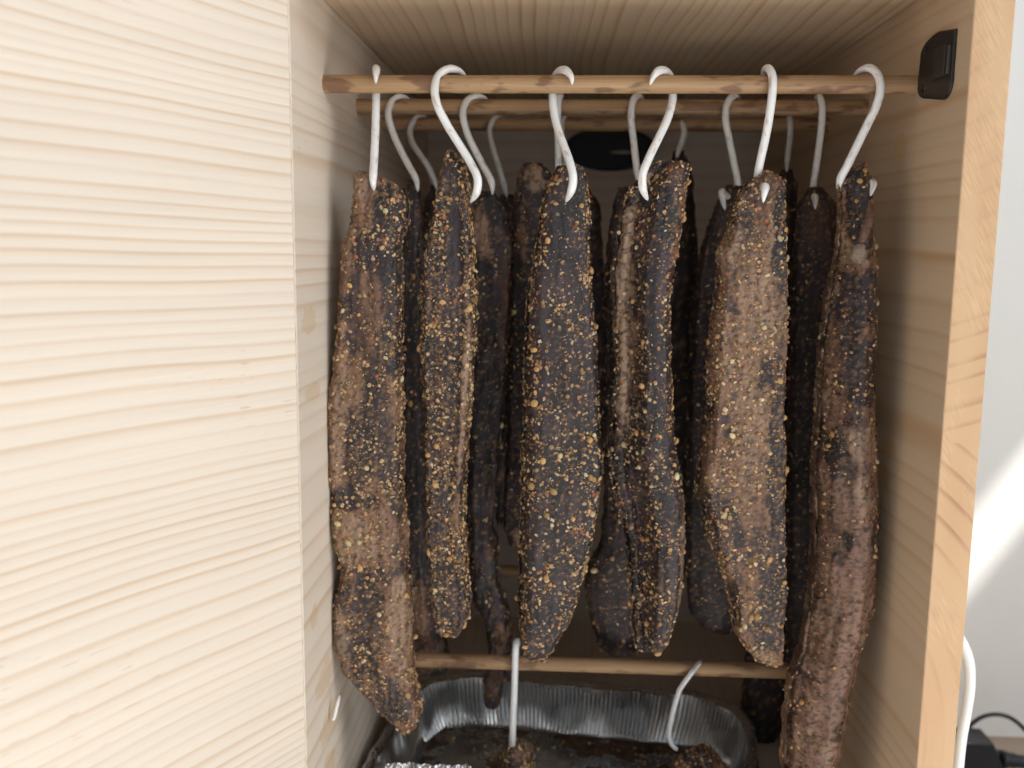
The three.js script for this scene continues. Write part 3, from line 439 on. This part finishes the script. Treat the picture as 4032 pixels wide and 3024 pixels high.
const right = strip('s6', 'long reddish brown strip at the far right, with pale fat patches, reaching below the frame', { ...near, rows: 440, k: 6, depth: 0.019, pale: 0.42, dust: -0.10, crumbs: 3600, seeds: 40, lump: 0.8, rough: 0.8, marks: [
  [0, 0.07, 0.9, 0.06, 'dark', 0.9, 0], [0.1, 0.19, 0.9, 0.05, 'dark', 1.0, 0], [0.15, 0.29, 0.8, 0.06, 'dark', 0.7, 0], [0.1, 0.385, 0.45, 0.03, 'fat', 0.8, 1.0], [0.2, 0.46, 0.4, 0.045, 'fat', 0.8, 1.3], [0.1, 0.425, 0.5, 0.012, 'dark', 0.9, -1.6], [-0.1, 0.66, 0.7, 0.06, 'pale', 0.6, 0.6], [-0.05, 0.72, 0.3, 0.05, 'fat', 0.6, 0.8], [0.3, 0.80, 0.3, 0.05, 'fat', 0.9, 1.0], [0.15, 0.87, 0.35, 0.05, 'fat', 0.9, 1.4], [-0.3, 0.78, 0.4, 0.08, 'red', 0.7, 0], [0.1, 0.48, 0.7, 0.08, 'pink', 0.8, 0.4], [0.1, 0.60, 0.8, 0.10, 'pink', 0.9, 0.5], [0.1, 0.76, 0.8, 0.11, 'pink', 0.95, 0.8], [0.1, 0.92, 0.8, 0.10, 'pink', 0.95, 0.6], [0.2, 0.6, 0.7, 0.25, 'bare', 0.5, 0] ],
  front: [[-1, -0.75], [-0.8, -0.1], [-0.45, 0.5], [-0.05, 0.92], [0.3, 1], [0.72, 0.72], [0.92, 0.2], [1, -0.3]] });
// a dried fat string with a pale knob hangs from the top of the right strip
{
  const P = OUTLINES.s6, o = right.position;
  const loc = (x, y, z) => [x - o.x, y - o.y, z];
  const pts = [loc(0.1432, 0.5672, 0.013), loc(0.1415, 0.558, 0.0215), loc(0.1385, 0.550, 0.0245), loc(0.1362, 0.5425, 0.0255)];
  const g = wire(pts, 0.0026, { rows: 40, k: 9, tip1: 1 }); const C = g.attributes.color, Q = g.attributes.position;
  for (let i = 0; i < C.count; i++) { const c = mix3(BROWN, [0.10, 0.05, 0.03], clamp(0.5 + noise(Q.getX(i) * 500, Q.getY(i) * 500, 3))); C.setXYZ(i, ...c); }
  const uv = new Float32Array(C.count * 2); for (let i = 0; i < C.count; i++) { uv[2 * i] = Q.getX(i); uv[2 * i + 1] = Q.getY(i); } g.setAttribute('uv', new THREE.BufferAttribute(uv, 2));
  mesh('fat_string', g, meatMat, right);
  const k = new THREE.SphereGeometry(1, 32, 24), R = k.attributes.position, kc = new Float32Array(R.count * 3);
  for (let i = 0; i < R.count; i++) { const x = R.getX(i), y = R.getY(i), z = R.getZ(i), s = 1 + 0.25 * noise(x * 1.6, y * 1.6, z * 1.6 + 4); R.setXYZ(i, x * s * 0.0042, y * s * 0.0056, z * s * 0.004); kc.set(mix3([0.50, 0.38, 0.29], [0.30, 0.19, 0.14], clamp(0.3 + noise(x * 4, y * 4, z * 4))), 3 * i); }
  k.setAttribute('color', new THREE.BufferAttribute(kc, 3)); k.computeVertexNormals();
  const knob = mesh('fat_knob', k, meatMat, right); knob.position.set(...loc(0.1352, 0.5375, 0.0255));
}
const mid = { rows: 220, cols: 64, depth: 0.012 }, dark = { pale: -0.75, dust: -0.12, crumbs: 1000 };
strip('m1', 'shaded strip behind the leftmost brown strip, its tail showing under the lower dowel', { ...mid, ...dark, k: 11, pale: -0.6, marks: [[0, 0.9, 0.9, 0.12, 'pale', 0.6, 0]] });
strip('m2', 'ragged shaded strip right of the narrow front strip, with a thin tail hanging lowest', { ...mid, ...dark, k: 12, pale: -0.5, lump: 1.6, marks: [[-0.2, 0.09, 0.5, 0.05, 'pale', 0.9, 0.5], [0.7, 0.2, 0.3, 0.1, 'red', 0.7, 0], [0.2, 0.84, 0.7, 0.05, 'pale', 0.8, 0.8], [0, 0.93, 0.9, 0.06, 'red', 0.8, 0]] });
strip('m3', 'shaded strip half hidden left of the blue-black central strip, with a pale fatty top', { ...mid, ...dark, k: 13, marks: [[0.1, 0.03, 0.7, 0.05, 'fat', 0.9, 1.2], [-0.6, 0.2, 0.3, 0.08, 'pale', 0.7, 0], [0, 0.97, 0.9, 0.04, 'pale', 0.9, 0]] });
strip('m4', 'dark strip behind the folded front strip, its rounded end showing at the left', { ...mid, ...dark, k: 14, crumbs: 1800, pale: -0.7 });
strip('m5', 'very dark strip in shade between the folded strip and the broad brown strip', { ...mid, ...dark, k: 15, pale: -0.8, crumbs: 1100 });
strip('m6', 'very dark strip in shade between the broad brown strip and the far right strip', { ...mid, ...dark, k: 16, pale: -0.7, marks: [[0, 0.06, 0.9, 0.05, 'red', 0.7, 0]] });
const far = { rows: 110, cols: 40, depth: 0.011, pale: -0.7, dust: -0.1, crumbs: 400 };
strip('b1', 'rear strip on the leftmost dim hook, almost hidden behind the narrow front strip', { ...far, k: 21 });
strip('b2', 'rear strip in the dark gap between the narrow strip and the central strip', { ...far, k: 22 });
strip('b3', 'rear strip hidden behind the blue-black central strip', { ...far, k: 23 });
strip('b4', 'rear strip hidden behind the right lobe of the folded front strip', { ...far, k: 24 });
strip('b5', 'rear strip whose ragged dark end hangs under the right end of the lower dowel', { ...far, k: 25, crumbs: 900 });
const stump = { rows: 90, cols: 64, depth: 0.012, dust: 0.02, lump: 2.2, crumbs: 700, seeds: 12 };
strip('l1', 'small meat stump on the straight hook at the bottom of the view', { ...stump, k: 31, pale: -0.35, marks: [[0, 0.1, 0.8, 0.15, 'red', 0.8, 0]] });
strip('l2', 'brown meat lump held by the bent white tie at the bottom of the view', { ...stump, k: 32, pale: 0.1 });

// ---------------------------------------------------------------- foil tray with drippings
{
  const t = thing('foil_tray', 'fluted aluminium foil tray with dried juices on the cabinet floor', 'tray', [0.0, FLOOR + 0.0012, 0]);
  t.position.set(-0.0215, FLOOR + 0.0012, -0.147); t.rotation.y = -0.122;
  const A = 0.137, B = 0.116, R = 0.05, N = 1440, path = (inset) => {            // rounded rectangle, point and outward normal
    const out = [], a = A - inset, b = B - inset, r = R - inset * 0.6, per = 4 * (a - r) + 4 * (b - r) + 2 * Math.PI * r;
    for (let i = 0; i < N; i++) {
      let s = i / N * per; const segs = [[2 * (b - r), (q) => [a, -(b - r) + q, 1, 0]], [Math.PI / 2 * r, (q) => { const w = q / r; return [a - r + r * Math.cos(w), b - r + r * Math.sin(w), Math.cos(w), Math.sin(w)]; }], [2 * (a - r), (q) => [a - r - q, b, 0, 1]], [Math.PI / 2 * r, (q) => { const w = Math.PI / 2 + q / r; return [-(a - r) + r * Math.cos(w), b - r + r * Math.sin(w), Math.cos(w), Math.sin(w)]; }], [2 * (b - r), (q) => [-a, b - r - q, -1, 0]], [Math.PI / 2 * r, (q) => { const w = Math.PI + q / r; return [-(a - r) + r * Math.cos(w), -(b - r) + r * Math.sin(w), Math.cos(w), Math.sin(w)]; }], [2 * (a - r), (q) => [-(a - r) + q, -b, 0, -1]], [Math.PI / 2 * r, (q) => { const w = 1.5 * Math.PI + q / r; return [a - r + r * Math.cos(w), -(b - r) + r * Math.sin(w), Math.cos(w), Math.sin(w)]; }]];
      let k = 0; while (k < 7 && s > segs[k][0]) { s -= segs[k][0]; k++; } out.push(segs[k][1](s));
    } return out;
  };
  const foilBump = texture(512, 512, (s, q) => { const v = 0.9 * Math.abs(noise(s * 10, q * 10, 3)) + 0.6 * Math.abs(noise(s * 23, q * 23, 5)) + 0.2 * noise(s * 60, q * 60, 8) + 0.15; return [v, v, v]; }, false);
  foilBump.repeat.set(14, 14);
  const foil = new THREE.MeshPhysicalMaterial({ color: new THREE.Color().setRGB(0.72, 0.72, 0.72), metalness: 1, roughness: 0.17, bumpMap: foilBump, bumpScale: 0.0006, side: THREE.DoubleSide });
  const wallFoil = new THREE.MeshPhysicalMaterial({ color: new THREE.Color().setRGB(0.45, 0.45, 0.445), metalness: 1, roughness: 0.16, side: THREE.DoubleSide });
  const shell = (levels) => {
    const pos = [], uv = [], idx = [];
    levels.forEach(([inset, y, flute]) => path(inset).forEach(([x, z, nx, nz], i) => {
      const corner = Math.abs(nx * nz) > 0.02 ? 1.9 : 1, f = flute * corner * (0.35 + 1.1 * clamp(0.5 + 1.6 * noise(i * 0.017, y * 20, 8))) * (Math.sin(i * 2 * Math.PI / 6) + 0.5 * noise(i * 0.11, y * 8, 2)), cr = 0.0030 * Math.abs(noise(x * 34, y * 36, z * 34)) + 0.0006 * noise(x * 150, y * 120, z * 150);
      pos.push(x + nx * (f + cr), y + cr * 0.8, z + nz * (f + cr)); uv.push(x + y, z + y);
    }));
    for (let j = 0; j < levels.length - 1; j++) for (let i = 0; i < N; i++) { const a = j * N + i, b = j * N + (i + 1) % N; idx.push(a, a + N, b, b, a + N, b + N); }
    const g = new THREE.BufferGeometry(); g.setAttribute('position', new THREE.Float32BufferAttribute(pos, 3)); g.setAttribute('uv', new THREE.Float32BufferAttribute(uv, 2)); g.setIndex(idx); g.computeVertexNormals(); return g;
  };
  mesh('fluted_wall', shell([[0.0185, 0.0016, 0], [0.0165, 0.004, 0.0003], [0.0135, 0.012, 0.0008], [0.0105, 0.022, 0.0009], [0.0085, 0.032, 0.0007], [0.0075, 0.0375, 0.0004]]), wallFoil, t);
  mesh('rolled_rim', shell([[0.0075, 0.0375, 0.0004], [0.0060, 0.0392, 0.0005], [0.0015, 0.0392, 0.0003], [0.0, 0.0400, 0], [-0.0008, 0.0390, 0], [0.0, 0.0378, 0], [0.0012, 0.0384, 0]]), foil, t);
  const stainMask = (s, q) => { const dx = s * 2 - 1, dz = q * 2 - 1; return fbm(s * 6, q * 7, 3) * 0.9 + 0.35 * noise(s * 24, q * 24, 5) + 0.22 * noise(s * 70, q * 70, 7) + 0.30 * smooth(0.72, 0.95, Math.max(Math.abs(dx), Math.abs(dz))) - 0.06 + 0.25 * smooth(0.1, 0.9, dx * 0.6 + 0.5); };
  const baseMap = texture(768, 768, (s, q) => mix3([0.80, 0.80, 0.79], mix3([0.16, 0.085, 0.045], [0.05, 0.03, 0.022], clamp(0.5 + noise(s * 30, q * 30, 9))), smooth(0.02, 0.22, stainMask(s, q))));
  const baseRM = texture(768, 768, (s, q) => { const m = smooth(0.02, 0.22, stainMask(s, q)); return [0, 0.2 + 0.3 * m, 1 - m]; }, false);
  const bg = new THREE.PlaneGeometry(2 * (A - 0.0185), 2 * (B - 0.0185), 140, 140); bg.rotateX(-Math.PI / 2);
  const Q = bg.attributes.position;
  for (let i = 0; i < Q.count; i++) {                               // squeeze the sheet into the rounded outline
    let x = Q.getX(i), z = Q.getZ(i); const a = A - 0.0182, b = B - 0.0182, r = R - 0.011, ox = Math.abs(x) - (a - r), oz = Math.abs(z) - (b - r);
    if (ox > 0 && oz > 0) { const m = Math.max(ox, oz), h = Math.hypot(ox, oz) || 1, f = m / h; x = Math.sign(x) * (a - r + ox * f); z = Math.sign(z) * (b - r + oz * f); }
    Q.setXYZ(i, x, 0.0018 + 0.0007 * noise(x * 50, z * 50, 1) + 0.0007 * Math.abs(noise(x * 18 + 5, z * 18, 4)), z);
  }
  bg.computeVertexNormals();
  mesh('stained_base', bg, new THREE.MeshPhysicalMaterial({ map: baseMap, metalnessMap: baseRM, roughnessMap: baseRM, metalness: 1, roughness: 1, bumpMap: baseRM, bumpScale: 0.0008 }), t);
  // crumbs that fell into the tray
  const cg = new THREE.PlaneGeometry(0.22, 0.18, 30, 30); cg.rotateX(-Math.PI / 2); cg.translate(0, 0.0024, 0);
  const w = new Float32Array(cg.attributes.position.count).fill(1);
  scatter(cg, w, 1500, 77, t, { seeds: 14 });
}
// crumpled loose foil at the front left of the floor
{
  const g = new THREE.PlaneGeometry(0.055, 0.02, 90, 30), P = g.attributes.position;
  for (let i = 0; i < P.count; i++) { const x = P.getX(i), y = P.getY(i); P.setXYZ(i, x, y + 0.0012 * noise(x * 180, 2, 1), 0.004 * noise(x * 130, y * 90, 3) + 0.002 * noise(x * 400, y * 300, 5) - 0.3 * y); }
  g.computeVertexNormals();
  const back = g.clone(); back.translate(0, 0, -0.0002); { const I = back.index.array; for (let i = 0; i < I.length; i += 3) { const q = I[i]; I[i] = I[i + 1]; I[i + 1] = q; } back.computeVertexNormals(); }
  const m = mesh('foil_piece', mergeGeometries([g, back]), new THREE.MeshPhysicalMaterial({ color: 0xa8a8a8, metalness: 1, roughness: 0.25 }));
  m.position.set(-0.1095, 0.2015, -0.062); tag(m, 'crumpled edge of loose foil glinting at the bottom left beside the left panel', 'foil');
}

// ---------------------------------------------------------------- beside the cabinet: white cable, black cord and plug
{
  const tube = (pts, r) => new THREE.TubeGeometry(new THREE.CatmullRomCurve3(pts.map((p) => new THREE.Vector3(...p))), 80, r, 16, false);
  tag(mesh('white_cable', tube([[0.1985, 0.340, -0.04], [0.2022, 0.3218, -0.04], [0.2084, 0.3104, -0.04], [0.2115, 0.3014, -0.04], [0.2129, 0.2871, -0.04], [0.2122, 0.2727, -0.04], [0.2106, 0.2547, -0.04], [0.2102, 0.2359, -0.04], [0.211, 0.205, -0.04], [0.216, 0.1, -0.05], [0.235, 0.006, -0.06]], 0.0030), new THREE.MeshPhysicalMaterial({ color: 0xf4f4f2, roughness: 0.4 })), 'bright white cable bulging out beside the right cabinet panel', 'cable');
  const plug = thing('black_plug', 'black plug with an arching cord on the table right of the cabinet', 'plug', [0.39, 0.0, -0.40]);
  const dark = new THREE.MeshPhysicalMaterial({ color: 0x1b1d22, roughness: 0.38 });
  const s = new THREE.Shape(); s.moveTo(-0.030, 0.0005); s.lineTo(0.014, 0.0005); s.lineTo(0.014, 0.043); s.quadraticCurveTo(0.009, 0.058, 0.004, 0.066); s.lineTo(-0.030, 0.067); s.closePath();
  const g = new THREE.ExtrudeGeometry(s, { depth: 0.028, bevelEnabled: true, bevelSize: 0.0018, bevelThickness: 0.002, bevelSegments: 3 }); g.translate(0, 0, -0.014); mesh('plug_body', g, dark, plug);
  const c = new THREE.LatheGeometry([[0, 0], [0.0088, 0], [0.0086, 0.006], [0.0072, 0.009], [0.0076, 0.014], [0.0062, 0.017], [0.0066, 0.022], [0.005, 0.03], [0.0045, 0.075], [0, 0.075]].map((p) => new THREE.Vector2(...p)), 24); c.rotateZ(-Math.PI / 2); c.translate(0.014, 0.046, 0); c.rotateZ(-0.1);
  mesh('strain_relief', c, dark, plug);
  { const cg = tube([[0.36, 0.046, -0.42], [0.3829, 0.0623, -0.42], [0.3896, 0.0705, -0.42], [0.3981, 0.0772, -0.42], [0.4114, 0.0806, -0.42], [0.4252, 0.0777, -0.42], [0.4392, 0.0673, -0.42], [0.456, 0.047, -0.42], [0.49, 0.015, -0.42], [0.53, 0.004, -0.41]], 0.0021); cg.translate(-0.39, 0, 0.40); mesh('cord', cg, new THREE.MeshPhysicalMaterial({ color: 0x141416, roughness: 0.45 }), plug); }
  // white wire end poking out of the left wall
  const wsh = wire([[0, 0, 0], [0.003, 0.002, 0.004], [0.0045, 0.009, 0.001], [0.0052, 0.0135, -0.004]], 0.0011, { rows: 30, dirt: 0.1 });
  const w = mesh('white_wire_end', wsh, hookMat); w.position.set(-0.1690, 0.2470, -0.0530); tag(w, 'short white wire end sticking out of the left panel near the pointed strip tip', 'wire');
}

renderer.render(scene, camera);
